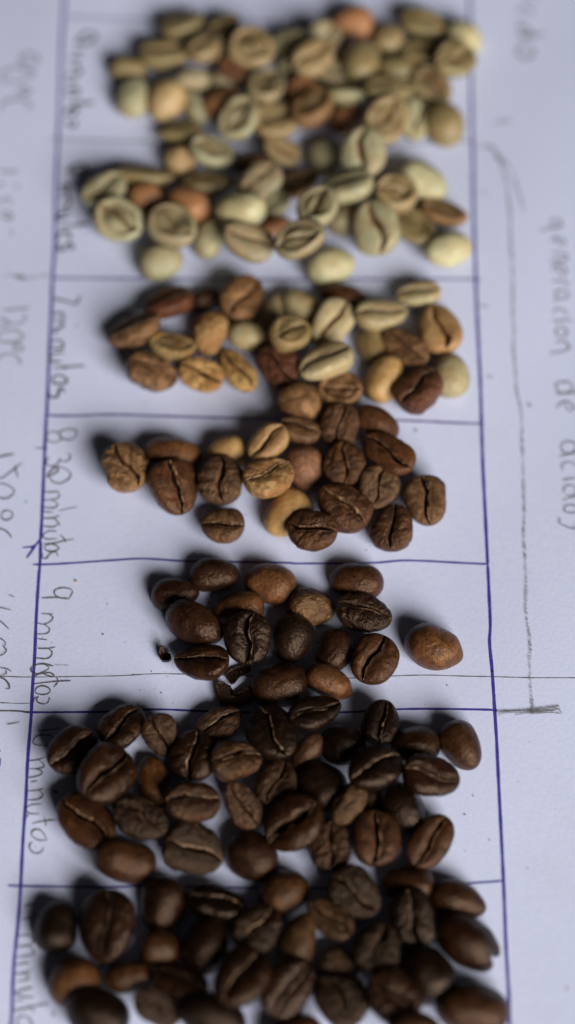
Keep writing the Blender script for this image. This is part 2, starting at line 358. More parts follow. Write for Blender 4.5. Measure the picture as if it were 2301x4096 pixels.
word('9 minutos written in dark pencil with the u written over', [
    a((880, 970), (942, 870), (905, 830), (820, 815), (735, 830), (700, 870), (725, 920), (790, 948), (880, 945)), a((880, 965), (720, 940), (540, 947)),
    a((540, 1150), (690, 1155)), a((640, 1160), (688, 1200), (655, 1250), (570, 1290), (490, 1270)), a((570, 1290), (640, 1335), (632, 1390), (570, 1415), (450, 1410)), a((490, 1475), (615, 1490)), a((668, 1526), (678, 1530)),
    a((490, 1600), (620, 1602), (718, 1585)), a((620, 1602), (675, 1640), (665, 1700), (600, 1735), (475, 1725)), (a((690, 1830), (560, 1800), (445, 1820), (405, 1870), (430, 1920), (520, 1930), (640, 1915), (700, 1945), (680, 1968), (600, 1945)), 6),
    a((560, 1800), (640, 1845), (600, 1890), (540, 1915), (450, 1960)), a((560, 1930), (680, 1975)), (a((690, 1815), (890, 1820)), 2), (a((450, 2060), (600, 2042), (750, 2027), (920, 2020)), 5.5), a((735, 1975), (755, 2030), (720, 2080), (695, 2105)),
    a((460, 2150), (480, 2110), (550, 2085), (630, 2110), (655, 2150), (620, 2190), (540, 2200), (470, 2180), (460, 2150)), a((645, 2235), (632, 2290), (590, 2320), (520, 2312), (475, 2270), (505, 2220)), a((480, 2225), (445, 2260), (440, 2300))], 5)
a = lambda *p: Z(0, 2800, 3.216, *p)
word('10 minutos written in pencil', [
    a((490, 410), (600, 405), (770, 380)), a((430, 560), (470, 490), (580, 465), (690, 490), (680, 560), (620, 600), (520, 605), (450, 590), (430, 560)), a((380, 805), (480, 795), (600, 755)), a((500, 790), (575, 850), (560, 890), (470, 910), (390, 910)),
    a((470, 910), (550, 940), (530, 985), (450, 1010), (370, 1025)), a((405, 1080), (490, 1060)), (a((680, 1190), (720, 1198), (765, 1212)), 7), a((365, 1195), (480, 1187), (570, 1160)), a((500, 1185), (560, 1230), (540, 1280), (460, 1310), (360, 1310)),
    a((545, 1362), (430, 1370), (360, 1400), (350, 1440), (385, 1480), (440, 1490), (515, 1488)), a((350, 1535), (380, 1495)), a((420, 1615), (520, 1590), (640, 1570), (730, 1568)), a((570, 1520), (600, 1590), (592, 1640)),
    a((615, 1815), (580, 1750), (520, 1690), (445, 1695), (415, 1740), (440, 1790), (510, 1825), (580, 1828), (615, 1815)), a((572, 1915), (555, 1960), (500, 1995), (430, 1980), (390, 1920), (400, 1870), (430, 1852)), a((465, 1908), (472, 1914))], 4.5)
a = lambda *p: Z(0, 3500, 3.6175, *p)
word('11 minutos written in blurred pencil', [
    a((330, 660), (430, 640), (520, 620)), a((360, 470), (520, 430)), a((280, 900), (430, 885)), a((250, 1060), (400, 1040), (480, 1010)), a((430, 890), (500, 950), (480, 1010)), a((430, 1050), (500, 1120), (480, 1170), (380, 1190), (250, 1215)), a((240, 1320), (430, 1280)),
    a((220, 1450), (340, 1440), (460, 1400)), a((340, 1440), (430, 1480), (400, 1530), (260, 1560)), a((480, 1640), (330, 1680), (240, 1720), (260, 1750), (380, 1780), (500, 1780)), a((240, 1840), (360, 1820)),
    a((220, 1980), (480, 1920), (720, 1870)), a((410, 1880), (480, 1950), (500, 2000)), a((250, 2150), (290, 2065), (380, 2060), (450, 2110), (470, 2190), (400, 2240), (290, 2230), (250, 2150))], 6, M_PENC)
a = lambda *p: Z(0, 0, 3.216, *p)
word('90 degrees C written in faint pencil', [
    a((470, 860), (260, 855)), a((255, 840), (320, 740), (420, 725), (500, 790), (470, 860)), a((20, 1060), (80, 950), (230, 910), (380, 940), (465, 970), (400, 1020), (300, 1070), (100, 1090), (20, 1060)),
    a((240, 1220), (300, 1170), (400, 1185), (405, 1230), (320, 1245), (240, 1220)), a((0, 1450), (80, 1350), (220, 1310), (340, 1335), (420, 1400), (350, 1415))], 8, M_FAINT)
a = lambda *p: Z(0, 650, 3.216, *p)
word('125 degrees written in faint pencil', [
    a((0, 140), (120, 145), (240, 140)), a((-20, 330), (30, 300), (60, 290)), a((190, 350), (260, 320)), a((0, 560), (60, 490), (130, 480), (150, 560)), a((30, 700), (80, 655), (160, 680), (150, 740), (80, 745), (30, 700)), a((130, 910), (190, 930))], 8, M_FAINT)
ribbons('pencil_mark', [(a((20, 1488), (130, 1470), (250, 1490), (340, 1512), (480, 1492), (670, 1472)), 8), (a((190, 1475), (260, 1495), (340, 1515)), 22)], 8, M_SOFT, 'smudged pencil dash left of the table')
word('130 degrees C written in pencil', [
    a((40, 1920), (200, 1910), (390, 1888)), a((0, 2060), (50, 2015), (120, 2080), (140, 2075), (200, 2100), (290, 2080), (345, 2020), (310, 1970)), a((0, 2110), (60, 2125), (130, 2080)), a((-40, 2260), (60, 2190), (180, 2170), (280, 2215), (312, 2270), (230, 2320), (80, 2332), (-20, 2300), (-40, 2260)),
    a((170, 2410), (220, 2362), (300, 2380), (300, 2430), (230, 2442), (170, 2410)), a((-30, 2560), (40, 2500), (130, 2480), (220, 2510), (275, 2580), (245, 2610))], 6, M_FAINT)
a = lambda *p: Z(0, 1400, 3.216, *p)
word('150 degrees C written in pencil', [
    (a((-40, 1398), (100, 1368), (190, 1350)), 8), (a((290, 1460), (200, 1540), (120, 1600), (40, 1660), (-20, 1660)), 5), (a((200, 1510), (215, 1570), (240, 1650)), 8), a((-40, 1740), (60, 1735), (180, 1800), (180, 1860), (100, 1922), (-40, 1910)),
    a((28, 2130), (60, 2082), (130, 2080), (176, 2120), (150, 2175), (90, 2200), (35, 2180), (28, 2130)), (a((335, 1955), (345, 1968)), 8), (a((-30, 2305), (60, 2325), (130, 2380), (155, 2432)), 6)], 5)
a = b4
word('pencil figures cut off by the left edge', [
    a((125, 908), (190, 938)), a((-60, 1060), (0, 1072), (150, 1102)), a((-60, 1200), (0, 1240), (60, 1290), (120, 1352)), a((-20, 1460), (60, 1500), (82, 1550), (50, 1575), (92, 1620), (60, 1670), (-20, 1705)),
    a((-20, 1850), (80, 1860), (155, 1900)), a((80, 1880), (90, 1925), (-20, 1975)), (a((0, 1980), (60, 1995), (120, 2060), (130, 2120), (80, 2125)), 6.5), Z(0, 2800, 3.216, (95, 330), (170, 325), (270, 300))], 5)
# right of the table
a = lambda *p: Z(1850, 0, 3.208, *p)
word('faint pencil word at the top right of the sheet', [
    a((720, -60), (800, -30), (900, 20), (930, 70)), a((700, 160), (780, 130), (880, 170), (905, 220)), a((700, 300), (800, 290)), a((690, 400), (770, 362), (880, 420), (800, 470), (700, 440)), a((730, 512), (880, 490), (1050, 462)), a((700, 650), (800, 605), (890, 625), (920, 700), (870, 770), (790, 780), (730, 730), (700, 650))], 9, M_FAINT)
ribbons('pencil_mark', [a((430, 1615), (500, 1590), (620, 1570)), a((240, 2490), (300, 2500)), Z(1850, 750, 3.208, (220, 1540), (340, 1560)), Z(1850, 750, 3.208, (310, 2440), (400, 2450))], 6, M_FAINT)
c2 = lambda *p: Z(1850, 750, 3.208, *p); c3 = lambda *p: Z(1850, 1500, 3.208, *p); c4 = lambda *p: Z(1850, 2250, 3.208, *p)
ribbons('pencil_bracket', [
    (a((130, 1880), (250, 1912), (340, 1915), (400, 1960), (450, 2040), (510, 2140), (550, 2280), (580, 2450), (590, 2567)) + c2((600, 200), (620, 400), (622, 700), (640, 1000), (650, 1200), (652, 1600), (670, 1900), (662, 2100), (680, 2300), (700, 2560)) +
     c3((690, 160), (722, 300), (760, 480), (770, 700), (770, 880), (785, 1150), (792, 1500), (800, 1800), (790, 2100), (810, 2400)) + c4((812, 60), (822, 300), (812, 620), (850, 900), (872, 1100), (855, 1280), (868, 1400), (866, 1500), (880, 1700), (892, 1800), (905, 1920)), 9),
    (a((320, 1890), (390, 1930), (440, 2010), (480, 2090)), 24), (a((450, 2000), (620, 2200), (690, 2400), (740, 2560), (790, 2760)), 8)], 8, M_SOFT, 'long soft pencil bracket right of the table', 0.2)
ribbons('pencil_scribble', [
    c4((430, 1935), (600, 1925), (850, 1900), (1245, 1855)), c4((440, 1915), (620, 1922), (900, 1912), (1150, 1878), (1245, 1862)), c4((450, 1960), (480, 1945), (700, 1925), (950, 1915), (1255, 1897)), c4((455, 1990), (520, 1955), (800, 1940), (1100, 1925), (1250, 1905)),
    c4((1160, 1870), (1190, 1895), (1255, 1897)), c4((670, 1975), (850, 1950), (1100, 1945), (1255, 1955), (1265, 1930), (1235, 1910)), c4((840, 1965), (1000, 1955), (1180, 1940)), c4((870, 1900), (900, 1950), (900, 1970)), c4((850, 1930), (1000, 1925), (1180, 1915))], 2.6, M_PENC, 'scribbled pencil stroke crossing the end of the bracket')
a = c2
word('generacion written in faint pencil', [
    a((1130, 480), (1200, 430), (1275, 480), (1250, 540), (1165, 530), (1130, 480)), a((1240, 545), (1100, 565), (975, 590)), a((1140, 740), (1180, 670), (1290, 690), (1325, 755), (1240, 750), (1200, 690)), a((1150, 868), (1300, 875), (1355, 920), (1310, 960), (1120, 962)),
    a((1150, 1100), (1180, 1030), (1260, 1020), (1335, 1080), (1300, 1150), (1230, 1090), (1240, 1030)), a((1160, 1225), (1260, 1222), (1340, 1240), (1365, 1285)), a((1205, 1440), (1205, 1370), (1290, 1335), (1360, 1370), (1355, 1430), (1270, 1445), (1180, 1475)),
    a((1165, 1640), (1215, 1575), (1320, 1600), (1345, 1660)), a((1165, 1735), (1290, 1722), (1420, 1720)), a((1250, 1800), (1205, 1840), (1220, 1905), (1290, 1930), (1350, 1890), (1330, 1830), (1250, 1800)), a((1200, 2000), (1330, 1990), (1378, 2060), (1320, 2110), (1130, 2140))], 7, M_FAINT)
a = c3
word('de written in pencil', [a((1220, 195), (1210, 130), (1290, 100), (1395, 110), (1420, 180), (1350, 245), (1240, 230), (1220, 195)), a((1210, 260), (1400, 240), (1600, 220)), a((1210, 440), (1270, 370), (1360, 350), (1440, 430), (1380, 480), (1320, 380))], 6.5, M_FAINT)
word('acidos written in pencil', [
    (a((1270, 940), (1300, 880), (1380, 860), (1460, 900), (1470, 970), (1400, 1022), (1310, 1010), (1270, 940)), 7.5), a((1250, 1062), (1340, 1035), (1440, 1022)), a((1292, 1240), (1282, 1170), (1350, 1130), (1440, 1150), (1480, 1220)),
    a((1290, 1370), (1350, 1350), (1470, 1335)), a((1300, 1530), (1318, 1450), (1400, 1425), (1470, 1480), (1440, 1560), (1330, 1560)), a((1285, 1622), (1400, 1590), (1640, 1540)), a((1320, 1780), (1312, 1730), (1340, 1688), (1450, 1690), (1480, 1740), (1450, 1785), (1320, 1780)),
    (a((1262, 1850), (1245, 1915), (1330, 1960), (1420, 1990), (1480, 1960), (1500, 1880)), 7)], 5.5, M_FAINT)
# ------------------------------------------------------------------ coffee beans
def waves(rs, k, f):
    d = rs.normal(size=(k, 3)); d /= np.linalg.norm(d, axis=1)[:, None]
    return d * f * rs.uniform(0.7, 1.35, (k, 1)), rs.uniform(0, 6.28, k)
def noise3(P, wv):
    d, p = wv; s = np.zeros(P.shape[:-1])
    for i in range(len(p)): s += np.sin(P @ d[i] + p[i])
    return s / math.sqrt(len(p))
GX, GS = 46, 72
def bean_mesh(Lm, Wm, style, seed, mat, face_up):
    """unit frame: x along the bean, +z the flat face with the centre cut, -z the domed back"""
    rs = np.random.RandomState(seed)
    a = Lm / 2; b = Wm / 2
    hf = 0.42 if 'h' not in style else 0.34
    hb = 1.02 + rs.uniform(-0.08, 0.08)
    if 't' in style: hb *= 0.7
    t = np.linspace(-1, 1, GX + 2)[1:-1]
    xn = np.sin(t * math.pi / 2)
    px_ = rs.uniform(1.9, 2.9)
    R = np.maximum(1 - np.abs(xn) ** px_, 1e-4) ** 0.5
    s = np.linspace(-1, 1, GS, endpoint=False)
    q = 0.45 if face_up else 0.85
    phi = math.pi / 2 + math.pi * (q * s + (1 - q) * s ** 3)
    cphi, sphi = np.cos(phi), np.sin(phi)
    up = sphi >= 0
    h = np.where(up, hf, hb); n = np.where(up, 2.35, 2.05)
    r = (np.abs(cphi) ** n + (np.abs(sphi) / h) ** n) ** (-1 / n)
    y0 = r * cphi; z0 = r * sphi
    X = np.repeat(xn[:, None], GS, 1)
    tp = rs.uniform(-0.2, 0.2) * (0.3 if 'p' in style else 1)
    tw = (1 + tp * X)
    Y = y0[None, :] * R[:, None] * tw; Zz = z0[None, :] * (R[:, None] ** 0.9) * tw
    Yc = y0[None, :] * np.ones_like(X)
    topm = np.clip(sphi * 2.2, 0, 1)[None, :] * np.ones_like(X)
    # the centre cut
    ww = waves(rs, 4, 9)
    jag = 1 + 0.35 * noise3(np.stack([X, Yc * 0, X * 0], -1), ww)
    if 'h' in style: gw, gd, bw, bd = 0.085, 0.22, 0.30, 0.04
    elif 'c' in style: gw, gd, bw, bd = 0.042, 0.20, 0.20, 0.05        # closed thin cut
    else: gw, gd, bw, bd = rs.uniform(0.05, 0.082), 0.32, 0.30, 0.17
    if 'w' in style: gd *= 0.9; bd *= 0.8
    fall = np.clip(1 - np.abs(X) ** 6, 0.25, 1)
    wl = gw * np.clip(jag, 0.5, 1.7)
    dist = np.abs(Yc)
    groove = np.exp(-(dist / wl) ** 1.6) * topm
    Zz = Zz - fall * (gd * groove + bd * np.exp(-(dist / bw) ** 2) * topm)
    # hollow, shrunken face inside a rolled rim
    rr = np.sqrt(X ** 2 + Yc ** 2) + 0.07 * noise3(np.stack([X, Yc, X * 0], -1), waves(rs, 4, 4))
    dish = np.clip((0.86 - rr) / 0.22, 0, 1); dish = dish * dish * (3 - 2 * dish) * topm
    if 'h' in style: Zz = Zz - dish * (0.13 + 0.07 * noise3(np.stack([X, Yc, X * 0], -1), waves(rs, 5, 7))) + 0.03 * np.exp(-((rr - 0.88) / 0.07) ** 2) * topm
    # rolled lips either side
    lip = np.exp(-((dist - wl * 2.1) / (wl * 1.1)) ** 2) * topm * fall
    Zz = Zz + 0.035 * lip
    amp = rs.uniform(0.06, 0.19) * (1 if rs.rand() < 0.5 else -1)
    cx = amp * np.sin(X * 2.9 + rs.uniform(-0.5, 0.5)) + 0.05 * rs.normal() + 0.02 * np.sin(X * 11 + seed)
    Y = Y + cx * np.exp(-(Yc / 0.55) ** 2) * topm * (R[:, None] ** 0.5)
    # body irregularity
    P = np.stack([X, Y, Zz], -1)
    big = noise3(P, waves(rs, 5, 1.8)); mid = noise3(P, waves(rs, 7, 5.0)); fin = noise3(P, waves(rs, 9, 13))
    A1, A2, A3 = 0.050, 0.020, 0.007
    if 'w' in style: A1, A2, A3 = 0.065, 0.045, 0.022
    elif 'd' in style: A1, A2, A3 = 0.055, 0.022, 0.008
    wr = 0
    if 'w' in style or ('d' in style and face_up):
        # shrunken folds running out from the cut
        f1 = noise3(P * np.array([1.0, 0.55, 0.5]), waves(rs, 6, 9))
        wr = -(0.11 if 'w' in style else 0.085) * np.exp(-(f1 / 0.35) ** 2) * (0.35 + 0.65 * topm)
    dsp = 1 + A1 * big + A2 * mid + A3 * fin + wr
    Y = Y * dsp; Zz = Zz * dsp
    # bend & notch
    Zz = Zz + rs.uniform(-0.06, 0.06) * X ** 2
    Y = Y + rs.uniform(-0.07, 0.07) * X ** 2
    Xs = X.copy()
    if 'n' in style:
        nd = 0.42 if 'm' not in style else 0.12
        e = np.clip((X - 0.62) / 0.38, 0, 1)
        Xs = Xs - nd * e * np.exp(-((Y + 0.06) / 0.13) ** 2)
        Xs = Xs + 0.10 * e * np.clip(np.abs(Y + 0.06) * 2.5, 0, 1)
    if 'p' in style:      # small nub at the tip
        e = np.clip((X - 0.86) / 0.14, 0, 1); Xs = Xs + 0.10 * e ** 2
    if 'b' in style:      # piece broken out of one end
        e = np.clip((X - 0.45) / 0.55, 0, 1)
        Xs = Xs - e * (0.30 + 0.10 * noise3(P, waves(rs, 4, 8)))
    V = np.stack([Xs * a, Y * b, Zz * b], -1)
    pole0 = V[0].mean(0) * np.array([1, 1, 1]); pole0[0] = min(V[0][:, 0].min(), -a * 0.999) if 'b' not in style else V[0][:, 0].min()
    pole1 = V[-1].mean(0); pole1[0] = V[-1][:, 0].mean() + a * 0.002
    VV = np.vstack([V.reshape(-1, 3), pole0, pole1]).astype(np.float64)
    i, j = np.meshgrid(np.arange(GX - 1), np.arange(GS), indexing='ij')
    j2 = (j + 1) % GS
    Q = np.stack([i * GS + j, i * GS + j2, (i + 1) * GS + j2, (i + 1) * GS + j], -1).reshape(-1, 4)
    n0 = GX * GS
    jj = np.arange(0, GS, 2)
    c0 = np.stack([np.full(len(jj), n0), (jj + 2) % GS, (jj + 1) % GS, jj], -1)
    b1 = (GX - 1) * GS
    c1 = np.stack([np.full(len(jj), n0 + 1), b1 + jj, b1 + (jj + 1) % GS, b1 + (jj + 2) % GS], -1)
    Q = np.vstack([Q, c0, c1])
    crease = np.clip(np.exp(-(dist / (wl * 1.5)) ** 2) * topm, 0, 1)
    if 'h' in style: crease = np.maximum(crease, dish * 0.5)
    rim = np.clip(lip * 0.8, 0, 1)
    if 'h' in style: rim = np.maximum(rim * 0.5, np.exp(-((rr - 0.90) / 0.08) ** 2) * topm)
    rim = rim * np.clip(0.6 + 0.5 * noise3(np.stack([X, Yc, Zz], -1), waves(rs, 4, 6)), 0.1, 1)
    cr = (np.concatenate([crease.ravel(), [0.2, 0.2]]), np.concatenate([rim.ravel(), [0, 0]]))
    me = mesh_np('coffee_bean', VV, Q, mat, attr=cr)
    # silverskin: a thin torn strip lining the cut
    skin = None
    if face_up and 'x' not in style:
        js = np.argsort(np.abs(phi - math.pi / 2))[0]
        side = 1 if rs.rand() < 0.5 else -1
        off = 7 if 'w' in style or 'd' in style else 4
        r0 = V[3:-3, (js + side * off) % GS]; r1 = V[3:-3, (js + side * (off - 4)) % GS]
        k = len(r0)
        tor = 0.5 + 0.5 * np.clip(noise3(np.stack([xn[3:-3] * 3, xn[3:-3] * 0, xn[3:-3] * 0], -1), waves(rs, 5, 9)), -0.9, 0.9)
        zup = np.array([0, 0, 0.00009])
        p0 = r0 + zup + np.array([0, 0, 0.00005]) * tor[:, None]
        p1 = r0 * (1 - tor[:, None]) + r1 * tor[:, None] + zup + np.array([0, 0, 0.0001])
        lo = r0 - np.array([0, 0, 0.00012])
        SV = np.vstack([lo, p0, p1, p1 - np.array([0, 0, 0.0002])])
        SQ = []
        for m_ in range(3):
            for i_ in range(k - 1): SQ.append((m_ * k + i_, m_ * k + i_ + 1, (m_ + 1) * k + i_ + 1, (m_ + 1) * k + i_))
        skin = (SV, SQ)
    return me, VV, skin

COL = dict(ta=(156, 136, 98), tg=(176, 150, 108), oa=(134, 121, 84), pa=(186, 180, 142), ga=(160, 156, 124), ra=(158, 112, 74), rc=(118, 78, 54), rd=(136, 102, 66), pg=(172, 158, 120), og=(140, 119, 78), gy=(148, 139, 110), py=(202, 186, 140), tn=(170, 134, 88), gt=(192, 152, 96),
           rg=(156, 106, 66), rb=(108, 64, 44), br=(108, 78, 54), tb=(138, 102, 68), mb=(88, 55, 37), db=(66, 40, 28), vd=(46, 30, 23), ob=(122, 80, 48), pk=(126, 88, 66))
PATCH = dict(ta=(140, 110, 72), tg=(150, 112, 70), oa=(150, 124, 82), pa=(176, 154, 110), ga=(156, 134, 94), ra=(150, 96, 58), rc=(92, 58, 40), rd=(104, 74, 48), pg=(160, 128, 84), og=(154, 116, 70), gy=(150, 118, 80), py=(186, 152, 100), tn=(140, 96, 56), gt=(150, 104, 58), rg=(140, 74, 40), rb=(84, 48, 34),
             br=(72, 50, 36), tb=(84, 56, 38), mb=(112, 72, 44), db=(92, 58, 36), vd=(58, 38, 26), ob=(84, 54, 36), pk=(96, 64, 46))
CREASE = dict(o=(112, 94, 60), g=(120, 70, 42), w=(86, 54, 36), d=(40, 28, 22))
GROUP = {'A': 'green coffee beans piled in the 4 minutos row', 'B': 'green coffee beans scattered in the 6 minutos row', 'C': 'part roasted beans in the 7 minutos row',
         'D': 'brown coffee beans in the 8,30 minutos row', 'E': 'dark coffee beans in the 9 minutos row', 'F': 'dark coffee beans in the 10 minutos row', 'G': 'dark coffee beans in the 11 minutos row'}
CELL = 0.0004; OX, OY = -0.15, 0.0; NXC, NYC = 760, 1000
HF = np.zeros((NYC, NXC))
def cells(P):
    ix = np.clip(((P[:, 0] - OX) / CELL).astype(int), 0, NXC - 1); iy = np.clip(((P[:, 1] - OY) / CELL).astype(int), 0, NYC - 1)
    return iy, ix
def rot(ang, roll, pit):
    return np.array(Matrix.Rotation(math.radians(ang), 3, 'Z') @ Matrix.Rotation(math.radians(pit), 3, 'Y') @ Matrix.Rotation(math.radians(roll), 3, 'X'))
def rest(Vr, x, y, pen):
    """height of the bean's origin when it comes to rest at x, y"""
    low = Vr[Vr[:, 2] < np.percentile(Vr[:, 2], 62)]
    P = low + np.array([x, y, 0]); iy, ix = cells(P)
    hp = HF[iy, ix]
    floor_ = np.max(paper_z(P[:, 0], P[:, 1]) - low[:, 2])
    st = np.where(hp > 0, hp - low[:, 2] - pen, -1)
    return max(floor_, float(np.percentile(st, 99.3)))
def drop(V, px, py, ang, roll, lvl, rs, fixed):
    best = None
    cand = [(0, 0)] if fixed else [(r_, p_) for r_ in (-14, -7, 0, 7, 14) for p_ in (-14, -7, 0, 7, 14)]
    pen = 0.0019 if lvl == 0 else 0.0011
    sub = V[::3]
    for dr, dp in cand:
        Rm = rot(ang, roll + dr, dp); Vr = sub @ Rm.T
        cx, cy, cz = (Vr.max(0) + Vr.min(0)) / 2
        z = 0.002
        for _ in range(3):
            x, y = at(px, py, z + cz); x -= cx; y -= cy; z = rest(Vr, x, y, pen)
        cost = z + 0.000012 * (abs(dr) + abs(dp))
        if best is None or cost < best[0]: best = (cost, dr, dp)
    _, dr, dp = best
    Rm = rot(ang, roll + dr, dp); Vr = V @ Rm.T
    z = 0.002
    cx, cy, cz = (Vr.max(0) + Vr.min(0)) / 2
    for _ in range(8):
        x, y = at(px, py, z + cz); x -= cx; y -= cy; z = 0.5 * z + 0.5 * rest(Vr, x, y, pen)
    z = max(z, float(np.max(paper_z(Vr[:, 0] + x, Vr[:, 1] + y) - Vr[:, 2])))
    hi = Vr[Vr[:, 2] > np.percentile(Vr[:, 2], 35)] + np.array([x, y, z]); iy, ix = cells(hi)
    np.maximum.at(HF, (iy, ix), hi[:, 2])
    return x, y, z, dr, dp
seq = [0]
def bean(row, px, py, Lp, Wp, ang, face, col, style, lvl, label, blur=1.0):
    """face: 'f' centre cut up, 'k' back up, or a number = roll about the long axis in degrees"""
    seq[0] += 1; seed = 100 + seq[0]; rs = np.random.RandomState(seed)
    roll = {'f': rs.uniform(-6, 6), 'k': 180 + rs.uniform(-7, 7)}.get(face, face)
    face_up = abs(roll) < 100
    A = math.radians(ang)
    sc_ = depth(px, py, 0.002) / F * blur
    Lm = Lp * sc_ / math.hypot(math.cos(A), 0.95 * math.sin(A)); Wm = Wp * sc_ / math.hypot(math.sin(A), 0.99 * math.cos(A))
    if face_up and abs(roll) > 20: Wm *= 1.06
    if row in 'AB': col = {'rg': 'ra', 'rb': 'rc', 'ob': 'rd', 'tn': 'ta', 'gt': 'tg', 'og': 'oa', 'py': 'pa', 'pg': 'ga'}.get(col, col)
    kind = 'w' if 'w' in style else ('d' if 'd' in style else 'g')
    mat = {'g': M_GREEN, 'w': M_HALF, 'd': M_DARK}[kind]
    if kind == 'w' and row in 'AB': mat = M_GREEN
    me, V, skin = bean_mesh(Lm, Wm, style, seed, mat, face_up)
    x, y, z, dr, dp = drop(V, px, py, ang, roll, lvl, rs, False)
    o = link('coffee_bean', me)
    o.location = (x, y, z)
    o.rotation_euler = Matrix(rot(ang, roll + dr, dp).tolist()).to_euler()
    g = GAIN[kind if not (kind == 'w' and row in 'AB') else 'g']
    if kind == 'g' and row in 'AB': g *= 1.08
    if kind != 'g': g = {'vd': 0.42, 'db': 0.42, 'mb': 0.55, 'br': 0.75, 'rb': 0.8}.get(col, {'E': 0.8, 'F': 0.62, 'G': 0.62}.get(row, 0.92)) * {'D': 1.12, 'E': 0.82, 'F': 0.62, 'G': 0.45}.get(row, 1.0)
    j = rs.uniform(0.92, 1.08)
    c = [v * g * j for v in lin(COL[col])]; p = [v * g * j for v in lin(PATCH[col])]
    o.color = (*c, 1)
    o['patch_colour'] = p; o['crease_colour'] = [v * g * 0.9 for v in lin(CREASE['o' if 'h' in style and kind == 'g' else kind])]
    o['label'] = label; o['category'] = 'coffee bean'; o['group'] = GROUP[row]
    if skin:
        sm = mesh_np('silverskin', skin[0], skin[1], M_SKIN_G if kind == 'g' or row in 'AB' else M_SKIN_D)
        link('silverskin', sm, o)
    return o
GAIN = dict(g=0.95, w=0.74, d=0.55)
# row, x, y, length, width, angle, face, colour, style, level, label      (x y length width traced in photo pixels)
S4, S6, S7 = ' in the 4 minutos row', ' in the 6 minutos row', ' in the 7 minutos row'
S8, S9, S10, S11 = ' in the 8,30 minutos row', ' in the 9 minutos row', ' in the 10 minutos row', ' in the 11 minutos row'
DA = [
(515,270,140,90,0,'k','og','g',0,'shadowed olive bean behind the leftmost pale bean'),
(895,118,125,88,35,'f','og','g',0,'dark tan bean second from the left along the top edge'),
(726,103,160,105,30,-25,'og','g',0,'olive bean at the top left corner of the pile'),
(892,315,110,85,10,'k','gy','g',0,'dull grey bean half hidden left of the pile centre'),
(787,420,145,90,-60,'k','pg','g',0,'narrow pale bean tucked between tan and orange beans'),
(940,282,125,85,-30,'f','rb','g',0,'small red brown patch of a bean at the left middle'),
(1160,240,115,80,70,'k','pg','g',0,'small pale bean wedged left of centre near the top'),
(1686,216,155,105,-5,-20,'og','g',0,'olive bean crease up below the top right tan bean'),
(1852,144,148,118,-40,'k','py','g',0,'pale yellow bean at the top right corner'),
(1554,155,120,108,10,'k','tn','g',0,'small tan round bean below right of the orange one'),
(1686,94,155,112,-20,-20,'og','g',0,'olive bean second from the right along the top edge'),
(1410,83,155,113,0,'k','rg','g',0,'reddish orange bean alone at the top edge'),
(1161,163,160,98,5,'k','pg','g',0,'smooth pale green bean in the top middle'),
(1296,167,145,122,60,25,'gy','g',0,'greyish open faced bean left below the reddish bean'),
(661,221,190,118,0,-12,'og','g',1,'long olive bean crease up with a pale lower rim'),
(815,190,150,120,60,'f','tn','gw',1,'brown blotched wrinkled bean at the upper left'),
(1002,203,165,150,-30,'f','tn','ch',1,'large round tan bean with its flat face up'),
(530,382,148,122,85,'k','pg','g',0,'leftmost bean of the pile, smooth and pale'),
(670,390,150,135,60,'k','gt','g',0,'tan bean second from the left in the lowest line'),
(770,310,130,78,5,'k','gy','g',1,'small grey green bean lying on top at the left'),
(886,408,155,112,50,'k','rg','g',0,'curved pale orange bean left of the two open beans'),
(1592,280,155,108,0,'k','og','g',0,'brownish olive bean above the long creased bean at right'),
(1443,240,170,132,78,'k','og','g',1,'smooth olive bean standing out at right of centre'),
(1250,238,155,120,45,20,'tn','g',1,'pale tan bean with an orange blotch near the centre'),
(1819,243,165,135,40,'f','og','h',1,'open faced bean with pale rim at the right edge'),
(1211,354,130,108,0,'k','rg','g',0,'brownish orange bean at the centre of the pile'),
(1320,292,130,95,-20,'f','gy','w',0,'wrinkled grey olive bean right of the centre'),
(1063,343,150,128,60,'f','gy','h',1,'grey bean with a wide open crease near the middle'),
(1388,376,155,90,-10,-30,'py','g',1,'bright yellow green bean lying flat right of centre'),
(1725,343,160,125,-40,'f','og','wh',0,'dark olive wrinkled bean right of the long creased bean'),
(1559,358,190,112,10,-18,'og','g',1,'longest olive bean crease up at the lower right'),
(953,480,165,138,60,'f','pg','h',1,'pale open bean with reddish hollow in the lowest line'),
(1105,493,165,145,20,'f','tn','ch',0,'round tan bean face up, middle of the lowest line'),
(1248,440,165,135,50,-15,'ob','h',1,'reddish open bean with a pale lower rim'),
(1388,470,130,108,40,'k','rg','g',0,'small brownish orange bean low right of centre'),
(1543,487,180,148,60,'f','tn','h',1,'large tan rimmed open bean at the lower right'),
(1664,481,160,110,80,30,'pg','g',0,'pale bean standing edge on beside the large open bean'),
(1780,487,165,140,-75,'k','og','g',0,'smooth olive and tan bean at the lower right corner'),
]
